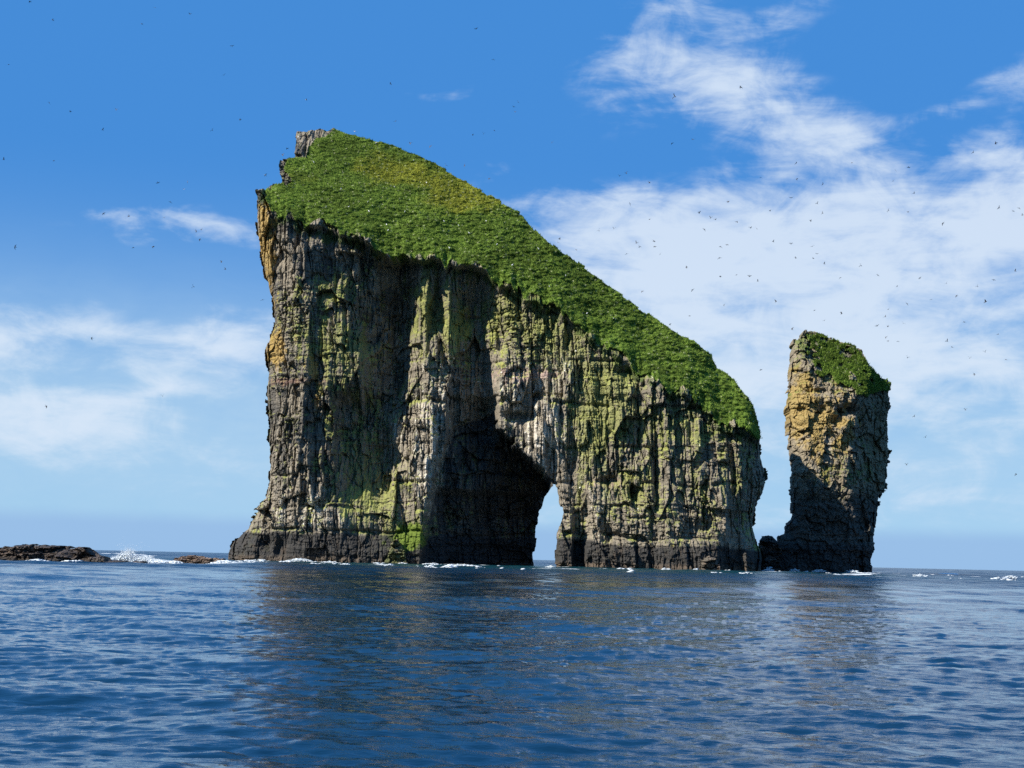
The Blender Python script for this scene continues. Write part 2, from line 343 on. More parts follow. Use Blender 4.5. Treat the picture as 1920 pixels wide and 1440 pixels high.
ROWS = {
 450: [(480,7),(500,4),(540,0),(640,3),(670,6),(740,13),(768,17),(790,9),(835,6),(868,11),(880,8),(905,13),(935,4),(1000,3),(1100,1),(1430,1)],
 600: [(495,7),(515,3),(560,-1),(640,1),(668,8),(735,21),(766,23),(788,9),(842,6),(872,13),(905,17),(940,6),(1000,4),(1100,1),(1250,-1),(1380,0),(1420,5)],
 700: [(500,6),(520,3),(570,-1),(680,1),(700,10),(748,22),(770,10),(800,5),(840,6),(868,13),(890,13),(908,19),(938,7),(1000,4),(1100,1),(1250,-1),(1380,0),(1420,5)],
 800: [(505,6),(520,3),(560,-1),(625,0),(645,8),(700,13),(725,13),(745,5),(800,2),(835,4),(850,15),(905,24),(922,24),(936,8),(1000,5),(1100,1),(1250,-1),(1380,0),(1425,6)],
 900: [(505,6),(520,2),(560,-2),(630,0),(655,7),(730,12),(752,5),(800,1),(818,5),(1030,9),(1070,6),(1110,2),(1200,0),(1330,-2),(1385,1),(1430,8)],
 980: [(430,10),(480,4),(520,-1),(640,-2),(690,2),(740,1),(792,-1),(802,4),(1030,8),(1055,4),(1072,2),(1078,7),(1100,7),(1112,1),(1250,-2),(1330,-3),(1360,-1),(1372,5),(1400,7),(1420,12)],
 1045: [(425,10),(460,2),(520,-2),(640,-3),(740,-3),(792,-2),(804,5),(1030,8),(1048,3),(1072,1),(1078,8),(1092,8),(1100,1),(1200,-3),(1300,-5),(1345,-3),(1362,4),(1385,5),(1400,2),(1430,10)]}
EDGE = [(470,352),(500,372),(515,392),(545,408),(580,425),(640,440),(690,455),(740,478),(800,480),(860,502),(900,508),(945,527),(985,552),(1035,572),
        (1075,602),(1120,642),(1165,670),(1205,706),(1240,722),(1290,738),(1325,766),(1345,792),(1400,808),(1425,826)]
TURF_D = [(480,5),(520,1),(600,0),(760,2),(880,4),(960,3),(1100,1),(1250,-1),(1400,2),(1430,5)]
CAVE = [(788,1110),(790,1045),(797,980),(815,900),(834,835),(850,800),(880,790),(905,785),(922,770),(928,800),(962,832),(1000,868),(1033,900),(1032,940),(1026,1000),(1020,1110)]
GOUGE = [(820,560,14,60,5),(566,390,14,18,5),(583,430,10,18,3),(885,620,14,90,3),(1145,1000,16,22,4),(1185,925,12,14,4),(1065,640,6,30,3),(1005,730,10,22,4),(940,640,10,40,5),
    (500,1020,12,16,4),(525,1030,10,20,5),(1230,880,6,90,3),(1175,700,20,12,3),(1090,700,10,30,4),(970,780,25,8,4),(1310,990,22,18,4),(1330,760,50,10,3),
    (700,640,20,14,3),(650,760,40,12,3),(720,860,30,30,3),(1140,900,22,8,3),(1050,800,6,50,2),(620,520,50,30,3)]
Y0 = 441.0
def cave_uv(U, V): return U+5*vn(U/9, V/12, 405)+3*vn(U/4, V/5, 406), V+6*vn(U/11, V/11, 407)+3*vn(U/4, V/4, 408)
def edge_noise(U): return 10*vn(U/30, U*0, 401)+6*vn(U/11, U*0, 402)+3*vn(U/4.5, U*0, 403)
def depth_main(U, V):
    d = rows_interp(U, V, ROWS) + gsum(U, V, GOUGE)
    ve = np.interp(U, [p[0] for p in EDGE], [p[1] for p in EDGE]); ve = ve + edge_noise(U)*(1-ss(ve-V, 5, 45)); up = (ve-V)*0.168
    td = np.interp(U, [p[0] for p in TURF_D], [p[1] for p in TURF_D]) + 0.92*np.maximum(up, -2) - 0.5*np.exp(-np.maximum(up, 0)/2.5)
    cliff_top = np.minimum(d, 60)
    d = np.where(up > 0, td, np.where(up > -2.2, td*(1-ss(-up, 0.4, 2.2))+cliff_top*ss(-up, 0.4, 2.2), cliff_top))
    cv = poly_inside(*cave_uv(U, V), CAVE); ul = np.interp(V, [740, 790, 835, 900, 980, 1045], [868, 846, 834, 815, 797, 790])
    cd = 8 + (U-ul)*0.17 + 4*ss(V, 920, 932) - 3*ss(V, 975, 985)*0 
    cd = np.maximum(cd, 6)
    d = np.where(cv, np.maximum(d, np.minimum(cd, d+ (U-ul)*0.6 + 2)), d)
    return Y0 + d
TURF_POLY = [(600,262),(640,240),(1000,200),(1600,700),(1440,845),(1418,826),(1400,808),(1345,792),(1325,766),(1290,738),(1240,724),(1205,706),(1165,670),(1120,642),
    (1075,602),(1035,572),(985,552),(945,527),(900,508),(860,502),(800,480),(740,478),(690,455),(640,440),(580,425),(540,406),(515,395),(498,372),(500,355),(518,344),
    (548,346),(546,335),(535,322),(532,306),(548,298),(574,292),(580,272)]
def strata(Z, n=46, seed=3):
    """horizontal lava beds: each stands out or back a little"""
    zz = Z/2.7; i = np.floor(zz); f = zz-i
    return (_h(i, i*0, seed)*(1-ss(f, .8, 1)) + _h(i+1, i*0, seed)*ss(f, .8, 1))-0.5
def detail_main(X, Z, U, V, Y):
    Ve = V - edge_noise(U)*ss(V-np.interp(U, [p[0] for p in EDGE], [p[1] for p in EDGE]), -45, -15) + 14*fbm(X/1.8, Z/11, 3, 52) + 2
    tin = poly_inside(U+4*fbm(X/2, Z/2, 2, 54), Ve, TURF_POLY)
    turf = tin.astype(float)
    dx = X + 0.05*Z
    Zt = Z + 2.0*fbm(X/40, X*0+3, 2, 8) + 0.8*fbm(X/9, Z/9, 2, 81)
    bed = 0.5+0.5*strata(Zt, seed=19)
    reg = ss(fbm(X/16, Z/12, 2, 68)+.5*ss(U, 560, 500)+.5*ss(V, 880, 960), -.1, .5)      # 0 columnar, 1 thinly bedded
    rm = .35+.95*ss(fbm(X/10, Z/13, 3, 69), -.45, .35)                                     # smooth faces beside shattered ones
    crk = np.maximum((1-np.abs(vn(dx/4.2+.3*fbm(X/3, Z/7, 2, 16), Z/55, 17)))**14, .8*(1-np.abs(vn(dx/2.1+.3*fbm(X/3, Z/5, 2, 18), Z/22, 19)))**16)
    rock = -1.5*crk + blocks(dx, Z, 9, 17, 2.5, 11, 0.0, .9) + (.5+.5*rm)*blocks(dx, Zt, 3.3, 9, 1.6, 21, 0.4, .8, .5) + rm*(1-.5*reg)*blocks(X, Zt, 1.25, 4.8, .85, 31, 0.7, .9, .28) + rm*(.5+reg)*blocks(X, Zt, 1.6, 1.0, .45, 36, .4, .8, .25) + blocks(X, Z, 0.5, 0.8, 0.16, 41, 0.4)
    col = 1-np.abs(fbm(dx/1.5, Z/20, 3, 61)); flute = 1-np.abs(fbm(dx/6.5, Z/45, 2, 66))
    rock += (1-.6*reg)*1.5*(col-0.6) + 2.8*(flute-0.7) + .8*strata(Zt) + (.12+.6*reg)*.8*strata(Zt*3.1+.6*fbm(X/3, Z*0, 2, 15), seed=29) + 1.0*fbm(X/9, Z/12, 4, 63)
    # undercut shelf beds
    for zc, wd, a in ((27, .6, 1.5), (52, .7, 1.8), (39, .5, 1.0), (66, .5, 1.0), (17, .6, 1.2), (10.5, .5, 1.8)):
        zz = zc + 1.6*fbm(X/14, X*0+zc, 3, 91)
        rock -= a*np.exp(-((Z-zz)/wd)**2)*ss(fbm(X/7, X*0+zc*3, 2, 92), -0.4, 0.3)
    low = ss(Z, 13, 8); rock = rock*(1-0.35*low)
    cave = poly_inside(*cave_uv(U, V), CAVE); rock = np.where(cave, rock*0.9 + 2.6*strata(Zt/2.2, seed=44) + 2.2*blocks(X, Zt, 6, 5, 1.0, 47, .3), rock)
    f1, f2, a, b, ci, cj = worley(X/1.7+0.4*fbm(X/3, Z/3, 2, 5), Z/0.85+0.5*fbm(X/3, Z/3, 2, 6), 77)
    t = 0.85*(1-np.minimum(f1, 1)**1.6)*(0.4+_h(ci, cj, 78)) + 0.8*fbm(X/5, Z/3, 3, 79)
    f1b, _, _, _, c2, c3 = worley(X/4.2+.4*fbm(X/4, Z/3, 2, 7), Z/1.9, 87); t += 0.7*(1-np.minimum(f1b, 1)**1.5)*_h(c2, c3, 88)
    topfix = 1-.5*ss(V, 350, 290)
    t = t*(.6+.5*ss(V, 330, 470)+.2*fbm(X/14, Z/9, 2, 97))
    return np.where(tin, t+0.2, rock*topfix), turf
def mixc(c, col, m): return c*(1-m[..., None]) + np.asarray(col)*m[..., None]
GRN = np.array((0.142, 0.215, 0.034))
def turf_col(X, Z, U, V):
    n = fbm(X/3, Z/1.6, 4, 101); n2 = fbm(X/12, Z/7, 3, 102); n3 = fbm(X/0.9, Z/0.6, 2, 103)
    c = GRN[None, None, :]*np.ones(X.shape+(1,))*(1+0.35*n+0.25*n3+.35*n2)[..., None]
    yel = gsum(U, V, [(780,320,120,40,.8),(880,370,90,40,.8),(700,300,70,30,.3),(560,335,40,14,.7),(1180,590,60,20,.4),(1240,640,50,20,.4),(1320,780,20,15,.5)])
    c = mixc(c, (0.28, 0.28, 0.035), np.clip(ss(yel+0.5*n2+0.35*n, 0.35, 1.0), 0, 1)*0.8)
    c = mixc(c, (0.13, 0.12, 0.04), ss(n3+0.8*n+0.3*n2, 0.75, 1.2)*0.6)
    # pale flower heads and dry stems scattered over the turf
    f1, _, _, _, ci, cj = worley(X/1.9, Z/1.3, 201)
    k = (f1 < 0.16) & (_h(ci, cj, 202) > 0.72-0.25*np.clip(yel, 0, 1)); c = mixc(c, (0.45, 0.47, 0.26), k*0.75)
    return c
MOSS = [(1150,700,150,90,.45),(1250,820,110,110,.22),(1060,600,90,60,.4),(600,640,75,70,.75),(660,660,50,60,.7),(650,520,60,40,.35),(590,560,60,30,.4),(820,560,55,110,.75),(850,620,40,60,.6),(790,640,30,90,.5),(990,620,100,80,.75),(1120,760,55,110,.95),
    (1180,930,60,50,.7),(1100,830,40,60,.6),(1230,790,90,70,.5),(1330,880,80,120,.45),(690,880,60,90,.8),(770,1000,40,32,1.2),(700,960,50,60,.6),(940,560,60,50,.6),(1085,930,12,60,.9),(1400,900,30,120,.3),(545,610,30,30,.3),(680,760,40,40,.4)]
LICH = [(497,440,12,70,1.0),(505,510,12,50,.6),(515,655,20,32,1.2),(500,450,26,60,.45),(530,640,30,60,.35),(588,690,14,26,1.1),(592,750,20,40,.6),(503,560,16,40,.5),(1290,700,40,20,.2),(660,640,12,20,.3)]
PALE = [(810,770,50,110,.7),(800,900,26,90,.7),(572,270,30,32,.25),(745,800,30,50,.6),(1000,720,100,60,.7),(1030,820,80,60,.95),(1100,900,90,40,.5),(1150,960,80,25,.5),(600,970,90,24,.5),(570,950,90,60,.5),(1240,700,90,50,.3),(1340,840,70,60,.3),
    (1060,680,60,30,.5),(850,660,30,60,.4),(1225,850,8,90,.6),(1250,980,60,30,.3),(545,450,40,50,.2),(1230,700,60,30,.3)]
def color_main(X, Z, U, V, F, gx, gz, dt, turf):
    n1 = fbm(X/4, Z/6, 5, 111); n2 = fbm(X/1.1, Z/1.6, 4, 112); st = fbm(X/0.7, Z/9, 4, 113); n4 = fbm(X/14, Z/14, 3, 114)
    kb = cell_rand(X+.05*Z, Z, 3.3, 9, 21); ks = cell_rand(X, Z, 1.25, 4.8, 31); kt = cell_rand(X, Z, 1.6, 1.0, 36)
    jit = .45*(kb-.5)+.5*(ks-.5)+.35*(kt-.5)
    c = np.ones(X.shape+(3,))*np.array((0.222, 0.190, 0.142))*(1+0.30*n2+0.25*n1+.5*jit)[..., None]
    c = mixc(c, (0.062, 0.058, 0.052), ss(n1+0.5*st+0.4*n4+.6*jit+.25*ss(U, 700, 540)*ss(V, 930, 850), -0.02, 0.45)*0.85)
    pale = ss(gsum(U, V, PALE)+0.9*st+0.4*n2+.7*jit, 0.55, 1.25); c = mixc(c, (0.60, 0.54, 0.45), pale*0.85)
    pk = ss(gsum(U, V, [(1000,700,110,14,1),(1140,905,60,12,1),(960,720,40,20,.6),(640,975,60,20,.5)])+0.6*n2, 0.5, 1.0); c = mixc(c, (0.36, 0.25, 0.21), pk*0.7)
    ledge = np.clip(gz*0.35, -0.3, 0.6)          # surfaces that face the sky hold more moss
    ms = ss(gsum(U, V, MOSS)+0.45*n1+0.6*st+0.3*n2+ledge+0.3*n4+.8*jit, 0.38, 1.05)
    c = mixc(c, (0.185, 0.190, 0.058), ms*0.8); c = mixc(c, (0.27, 0.285, 0.075), ss(n2+0.6*n1+ledge+.5*jit, 0.3, 0.9)*ms*0.7)
    near = np.exp(-np.abs(V-np.interp(U, [p[0] for p in EDGE], [p[1] for p in EDGE])-10)/26); c = mixc(c, (0.055, 0.085, 0.018), ss(near+0.6*n2+0.4*n1, 0.6, 1.0)*0.8)
    c = mixc(c, (0.33, 0.215, 0.055), ss(gsum(U, V, LICH)+0.5*n2+0.3*n1+.8*jit, 0.5, 0.95)*0.75)
    rb = gsum(U, V, [(545,715,60,9,1.2),(620,716,40,5,.7)]); c = mixc(c, (0.19, 0.105, 0.08), ss(rb+0.8*n2+.4*n1, 0.6, 1.2)*0.6)
    # guano specks on ledges
    f1, _, _, _, ci, cj = worley(X/1.1, Z/0.8, 301); k = (f1 < 0.2) & (_h(ci, cj, 302) > 0.90) & (pale > 0.25); c = mixc(c, (0.75, 0.73, 0.68), k*0.9)
    # dark wave-washed foot with its brown tide band
    zt = 9.5+1.2*fbm(X/9, X*0, 3, 115)-2*ss(X, 20, 30)+0.0; wet = ss(Z, zt+0.5, zt-0.5); c = mixc(c, (0.030, 0.029, 0.028), wet*0.93)
    c = mixc(c, (0.075, 0.055, 0.04), wet*ss(n2+0.5*n1, 0.1, 0.8)*0.6)
    c = mixc(c, (0.13, 0.095, 0.065), ss(Z, 2.3, 1.2)*0.6*ss(n1, -0.4, 0.2))
    gm = ss(gsum(U, V, [(775,1005,28,28,1.3),(740,1010,40,25,.7),(1095,1000,8,30,.5)])+0.5*n2, 0.5, 0.9); c = mixc(c, (0.10, 0.14, 0.02), gm)
    # the sea cave: bare, unlichened basalt with shade painted in, a few mineral streaks
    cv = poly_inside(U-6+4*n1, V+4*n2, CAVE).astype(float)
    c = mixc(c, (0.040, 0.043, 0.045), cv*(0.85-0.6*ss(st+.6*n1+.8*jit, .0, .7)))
    return np.where(turf[..., None] > 0.5, turf_col(X, Z, U, V), c)

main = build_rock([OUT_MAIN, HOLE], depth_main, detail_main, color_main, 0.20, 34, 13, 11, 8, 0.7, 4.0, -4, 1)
root = tag(empty('sea_arch', (0, 455, 0)), 'huge grass-topped sea stack of dark layered rock pierced by an arch at the waterline', 'sea stack')
rockf = np.r_[main['front'][~main['turf_face']], main['back'][~main['turf_face']]]
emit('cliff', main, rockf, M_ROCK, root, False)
emit('turf', main, np.r_[main['front'][main['turf_face']], main['back'][main['turf_face']]], M_TURF, root, True)

def grass_blades(r, n, seed, hmin, hmax, name, parent):
    g = np.random.default_rng(seed); m = r['turf'] > 0.5; X = r['X'][m]; Y = r['F'][m]; Z = r['Z'][m]; U = r['U'][m]; V = r['V'][m]
    k = g.integers(0, len(X), n); j = lambda s: g.normal(0, s, n)
    P = np.c_[X[k]+j(.15), Y[k]-0.05, Z[k]+j(.1)-0.1]; h = g.uniform(hmin, hmax, n); w = h*g.uniform(.18, .38, n); a = g.uniform(0, np.pi, n)
    side = np.c_[np.cos(a)*w, np.sin(a)*w, np.zeros(n)]; tip = np.c_[j(.35)*h, -0.35*h+j(.3)*h, h]
    v = np.empty((n, 3, 3)); v[:, 0] = P-side; v[:, 1] = P+side; v[:, 2] = P+tip
    c = turf_col(X[k][None], Z[k][None], U[k][None], V[k][None])[0]*g.uniform(.6, 1.5, (n, 1)); c = np.repeat(c, 3, 0)
    o = make_mesh(name, v.reshape(-1, 3), np.arange(3*n).reshape(-1, 3), M_TURF, parent, c, False); o['kind'] = 'stuff'
    return o
grass_blades(main, 90000, 5, 0.25, 0.6, 'grass', root)

# ---- narrow pillar
OUT_PIL = [(1428,1105,'s'),(1436,1040,'s'),(1458,1018,'s'),(1462,1004,'s'),(1474,998,'s'),(1477,985,'s'),(1487,972,'s'),(1488,930,'s'),(1486,890,'s'),(1483,845,'s'),(1480,800,'s'),
    (1480,790,'s'),(1477,765,'s'),(1480,735,'s'),(1485,700,'s'),(1486,660,'s'),(1490,636,'s'),(1503,634,'t'),(1508,620,'t'),(1530,622,'t'),(1560,634,'t'),(1600,648,'t'),
    (1618,656,'t'),(1625,680,'t'),(1645,703,'t'),(1666,718,'s'),(1667,760,'s'),(1664,800,'s'),(1667,850,'s'),(1664,895,'s'),(1660,918,'s'),(1648,930,'s'),(1643,960,'s'),(1640,990,'s'),
    (1637,1020,'s'),(1635,1050,'s'),(1634,1105,'s')]
PROWS = {620: [(1480,3),(1510,2),(1660,6)], 740: [(1478,4),(1510,0),(1600,-1),(1622,4),(1645,18),(1668,24)], 840: [(1480,4),(1510,0),(1590,0),(1618,6),(1642,18),(1668,26)],
    960: [(1470,6),(1510,1),(1580,1),(1620,5),(1645,14)], 1060: [(1430,8),(1480,1),(1560,-1),(1610,2),(1640,10)]}
PEDGE = [(1470,640),(1500,650),(1520,690),(1545,715),(1575,728),(1600,738),(1640,735),(1670,728)]
PTURF = [(1512,628),(1530,626),(1600,650),(1620,670),(1640,690),(1680,715),(1670,735),(1640,738),(1610,742),(1585,722),(1560,712),(1530,700),(1518,668),(1510,650)]
PG = [(1590,770,14,10,6),(1530,735,16,6,3),(1560,790,12,10,3),(1612,800,8,20,4),(1540,770,10,8,2),(1500,800,14,6,2),(1500,735,10,6,-1)]
YP = 476.0
def depth_pil(U, V):
    d = rows_interp(U, V, PROWS) + gsum(U, V, PG); ve = np.interp(U, [p[0] for p in PEDGE], [p[1] for p in PEDGE]); up = np.maximum((ve-V)*0.18, 0)
    return YP + d + 0.85*up
def detail_pil(X, Z, U, V, Y):
    n = fbm(X/2.5, Z/2.5, 3, 151)
    tin = poly_inside(U+7*n, V+8*fbm(X/1.5, Z/2.5, 3, 152), PTURF) & (fbm(X/3, Z/2.4, 3, 153) > -0.2)
    Zt = Z+0.8*fbm(X/9, Z/9, 2, 81)
    rock = blocks(X, Z, 6, 8, 1.7, 161, 0.35) + blocks(X, Zt, 2.8, 3.6, 1.2, 162, 0.4) + blocks(X, Zt, 1.2, 1.6, .5, 163, 0.5) + blocks(X, Z, .5, .8, .22, 164, .5) + 1.2*strata(Zt, seed=9) + 0.8*fbm(X/7, Z/9, 4, 165)
    f1, _, _, _, ci, cj = worley(X/1.7+0.4*n, Z/0.9, 177); t = 0.6*(1-np.minimum(f1, 1)**1.6)*(0.5+_h(ci, cj, 78)) + .8*fbm(X/4, Z/3, 3, 179)
    return np.where(tin, t+.5, rock), tin.astype(float)
def color_pil(X, Z, U, V, F, gx, gz, dt, turf):
    n1 = fbm(X/4, Z/5, 5, 211); n2 = fbm(X/1.1, Z/1.4, 4, 212); st = fbm(X/0.7, Z/8, 4, 213)
    c = np.ones(X.shape+(3,))*np.array((0.24, 0.20, 0.14))*(1+0.35*n2+0.3*n1)[..., None]
    c = mixc(c, (0.085, 0.08, 0.07), ss(n1+0.5*st, 0.0, 0.5)*0.7)
    kj = .6*(cell_rand(X, Z, 2.8, 3.6, 162)-.5)+.6*(cell_rand(X, Z, 1.2, 1.6, 163)-.5)
    li = gsum(U, V, [(1500,735,40,70,1),(1540,700,40,30,.4),(1520,790,60,40,.9),(1590,780,40,60,.75),(1545,870,50,50,.6),(1500,770,30,40,.5),(1560,830,40,40,.5)])
    c = mixc(c, (0.31, 0.215, 0.060), ss(li+0.8*n1+0.6*n2+.7*kj, 0.55, 1.2)*0.75)
    c = mixc(c, (0.30, 0.27, 0.22), ss(gsum(U, V, [(1553,840,14,60,1),(1500,660,20,40,.6),(1600,800,20,60,.4)])+0.6*st, .5, 1)*.8)
    c = mixc(c, (0.11, 0.14, 0.025), ss(gsum(U, V, [(1510,650,30,30,.6),(1590,890,60,60,.6),(1560,700,90,30,.5),(1640,800,30,80,.3)])+.5*n1+.5*n2+np.clip(gz*.3, -.3, .5), .5, 1)*.8)
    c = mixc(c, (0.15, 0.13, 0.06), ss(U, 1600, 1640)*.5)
    wet = ss(Z, 11, 9); c = mixc(c, (0.028, 0.027, 0.027), wet*.9)
    c = mixc(c, (0.05, 0.047, 0.044), ss(V+10*n1, 900, 950)*0.8)  # shadow over the pillar's lower part, painted into the rock colour
    return np.where(turf[..., None] > 0.5, turf_col(X, Z, U*0+1300, V*0+500), c)
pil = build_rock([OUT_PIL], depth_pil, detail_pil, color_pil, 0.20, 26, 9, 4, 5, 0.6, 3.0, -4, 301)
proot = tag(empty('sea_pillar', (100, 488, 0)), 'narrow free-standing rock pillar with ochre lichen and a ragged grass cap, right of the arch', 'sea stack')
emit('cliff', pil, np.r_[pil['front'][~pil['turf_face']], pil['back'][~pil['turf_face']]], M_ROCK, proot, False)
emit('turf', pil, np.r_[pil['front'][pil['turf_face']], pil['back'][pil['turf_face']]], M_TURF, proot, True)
grass_blades(pil, 16000, 6, 0.35, 0.8, 'grass', proot)

# ---- low rocks
def low_rock(name, outline, Yb, label, seed, base_col, cell, T, amp, cat='rock', brown=(0.14, 0.10, 0.075)):
    def dp(U, V): return np.full(np.shape(U), float(Yb)) + 1.5*fbm(np.asarray(U)/60., np.asarray(V)/30., 2, seed)
    def dt(X, Z, U, V, Y):
        r = blocks(X, Z, 3.2*amp, 1.3*amp, 1.3*amp, seed+1, .5) + blocks(X, Z, 1.3*amp, .7*amp, .6*amp, seed+2, .6) + blocks(X, Z, .5*amp, .35*amp, .2*amp, seed+3, .6) + .6*amp*fbm(X/2/amp, Z/1.2/amp, 4, seed+4)
        r += 1.2*amp*ss(Z, 1.0, 0.2)
        return r, np.zeros(X.shape)
    def cl(X, Z, U, V, F, gx, gz, d, t):
        n = fbm(X/1.5, Z/.8, 5, seed+5); c = np.ones(X.shape+(3,))*np.array(base_col)*(1+.5*n)[..., None]
        c = mixc(c, brown, ss(n+.4*fbm(X/4, Z/2, 2, seed+6), -.1, .5)*.7)
        return mixc(c, (0.03, 0.027, 0.022), ss(Z, .9, .3)*.7)
    r = build_rock([[(u, v, 't') for u, v in outline]], dp, dt, cl, cell, T, T*.35, 1, 1, .25*amp, 1.2*amp, -2, seed)
    o = emit(name, r, np.r_[r['front'], r['back']], M_REEF, None, False); return tag(o, label, cat)
low_rock('reef', [(-330,1110),(-300,1035),(-200,1022),(-60,1026),(-20,1024),(30,1024),(40,1021),(100,1023),(120,1026),(160,1026),(170,1034),(188,1042),(205,1050),(268,1053),(272,1110)], 262,
         'low dark brown reef shelf awash at the left edge of the sea', 401, (0.065, 0.05, 0.04), 0.09, 9, 1.0)
low_rock('reef_rock', [(322,1110),(324,1047),(340,1042),(356,1041),(372,1043),(395,1047),(417,1047),(422,1052),(424,1110)], 300,
         'small reddish brown rock awash between white splash and sea arch', 421, (0.16, 0.11, 0.08), 0.09, 6, .7, brown=(0.24, 0.17, 0.11))
low_rock('boulder', [(1424,1110),(1425,1012),(1432,1004),(1450,1004),(1458,1014),(1466,1030),(1470,1110)], 478,
         'dark squarish boulder wedged between the sea arch and the pillar', 441, (0.05, 0.045, 0.04), 0.16, 9, 1.6, cat='boulder')
low_rock('foot_rock', [(712,1100),(722,1052),(734,1016),(745,1010),(752,1022),(762,1052),(770,1100)], 436,
         'mossy pale-footed rock slab leaning at the cliff foot left of the cave', 451, (0.11, 0.12, 0.05), 0.16, 7, 1.4)
low_rock('foot_rock', [(1315,1110),(1317,1052),(1330,1042),(1345,1048),(1350,1060),(1356,1110)], 433,
         'rounded brown boulder at the foot of the arch below its right shoulder', 461, (0.10, 0.085, 0.065), 0.16, 6, 1.3)

# ------------------------------------------------------------------ sea
def wave_tile(N, L, l0, l1, slope, seed, wdir, power=1.0, p=5.0):
    g = np.random.default_rng(seed); k = 2*np.pi*np.fft.fftfreq(N, L/N); kx, ky = np.meshgrid(k, k, indexing='xy'); kk = np.hypot(kx, ky); kk[0, 0] = 1
    lam = 2*np.pi/kk; w = ss(np.log(lam), np.log(l0)-.25, np.log(l0)+.1)*(1-ss(np.log(lam), np.log(l1)-.1, np.log(l1)+.25)); w[0, 0] = 0
    ca = (kx*np.cos(wdir)+ky*np.sin(wdir))/kk; D = np.abs(ca)**(2*power)*(1)+0.04
    H = (g.normal(size=kk.shape)+1j*g.normal(size=kk.shape))*kk**(-p/2)*w*np.sqrt(D)
    h = np.fft.ifft2(H).real; sx = np.fft.ifft2(1j*kx*H).real; sy = np.fft.ifft2(1j*ky*H).real
    sc_ = slope/np.sqrt(np.mean(sx**2+sy**2)); dx = np.fft.ifft2(-1j*kx/kk*H).real; dy = np.fft.ifft2(-1j*ky/kk*H).real
    return L, [a*sc_ for a in (h, dx, dy)]
def tile_at(tile, X, Y, rot=0.0):
    L, arrs = tile; N = arrs[0].shape[0]; c, s_ = math.cos(rot), math.sin(rot); u = ((X*c+Y*s_)/L % 1)*N; v = ((-X*s_+Y*c)/L % 1)*N
    iu = u.astype(int); iv = v.astype(int); fu = u-iu; fv = v-iv; iu %= N; iv %= N; iu1 = (iu+1) % N; iv1 = (iv+1) % N; o = []
    for a in arrs: o.append((a[iv, iu]*(1-fu)+a[iv, iu1]*fu)*(1-fv)+(a[iv1, iu]*(1-fu)+a[iv1, iu1]*fu)*fv)
    return o[0], o[1]*c-o[2]*s_, o[1]*s_+o[2]*c
def build_sea():
    r = np.concatenate([[0.3, 1, 2, 3.2, 4.4], 5.5*np.exp(np.arange(0, math.log(900/5.5), .0040)), 900*np.exp(np.arange(.02, math.log(60000/900), .03))])
    fine = np.arange(-25, 25, .042); wide = 25*np.exp(np.arange(.02, math.log(180/25)+.001, .02)); wide = wide[wide < 179.0]
    th = np.radians(np.concatenate([[-180.], -wide[::-1], fine, wide])); TH, RR = np.meshgrid(th, r); X = RR*np.sin(TH); Y = RR*np.cos(TH)
    big = wave_tile(512, 311, 11, 48, .055, 1, math.radians(-78), 2.0); mid = wave_tile(512, 97, 1.2, 9, .068, 2, math.radians(-100), 2.2); sml = wave_tile(512, 29, .22, 1.0, .155, 3, math.radians(-88), 2.0, 4.2)
    dr = np.maximum(RR*.004, .02); H = np.zeros(X.shape); DX = H.copy(); DY = H.copy()
    far = ss(RR, 110, 330)
    for t, rot, amp in ((big, .21, 1-0.45*(1-far)), (mid, -.15, 1-ss(dr, .8, 2.6)), (sml, .16, .8*(1-ss(dr, .15, .7))), (sml, -.34, .6*(1-ss(dr, .15, .7)))):
        a, b, c = tile_at(t, X, Y, rot); amp = amp*(1-ss(RR, 1500, 6000))
        H += a*amp; DX += b*amp; DY += c*amp
    foam = np.zeros(X.shape)
    m = RR < 1000
    # surf round the feet of the rocks, whitecaps on steep crests in the tide race before them
    U, V = proj(X, Y, H)
    fx = fbm(X/9, Y/5, 3, 501); fx2 = fbm(X/2.5, Y/1.6, 3, 502)
    def near(x0, x1, y0, w): return np.exp(-(np.maximum(np.maximum(x0-X, X-x1), 0)/w)**2-((Y-y0)/w)**2)
    base = near(-92, 82, 436, 7)+near(84, 124, 470, 7)+near(-110, -66, 262, 7)*.8+near(-66, -56, 296, 6)*1.2+near(-75, -60, 275, 8)*1.2
    foam += base*(.55+.8*fx+.4*fx2)
    race = ss(RR, 250, 340)*(1-ss(RR, 640, 1100)); foam = np.maximum(foam, race*ss(H/.55+fx*.9+.35*fx2, 1.05, 1.7)*.95)
    foam = np.maximum(foam, near(-30, 0, 395, 12)*(.45+.9*fx+.3*fx2))
    shallow = np.clip(ss(RR, 240, 400)*(1-ss(RR, 480, 620))*np.exp(-(X/110)**4), 0, 1)
    verts = np.c_[(X+DX*.9).ravel(), (Y+DY*.9).ravel(), H.ravel()]
    nr, nt = X.shape; idx = np.arange(nr*nt).reshape(nr, nt); a = idx[:-1, :]; b = idx[1:, :]
    f = np.stack([a, np.roll(a, -1, 1), np.roll(b, -1, 1), b], -1).reshape(-1, 4)
    cen = len(verts); verts = np.r_[verts, [[0, 0, 0]]]
    o = make_mesh('sea', verts, f[:, ::-1], M_WATER, None, None, True, dict(chop=np.r_[(ss(RR, 150, 270)*(.75+.25*fbm(X/40, Y/60, 2, 7))).ravel(), 0], foam=np.r_[foam.ravel(), 0], shallow=np.r_[shallow.ravel(), 0]))
    o['kind'] = 'structure'; return lambda x, y: tile_at(big, np.array([x]), np.array([y]), .21)[0][0]
sea_h = build_sea()

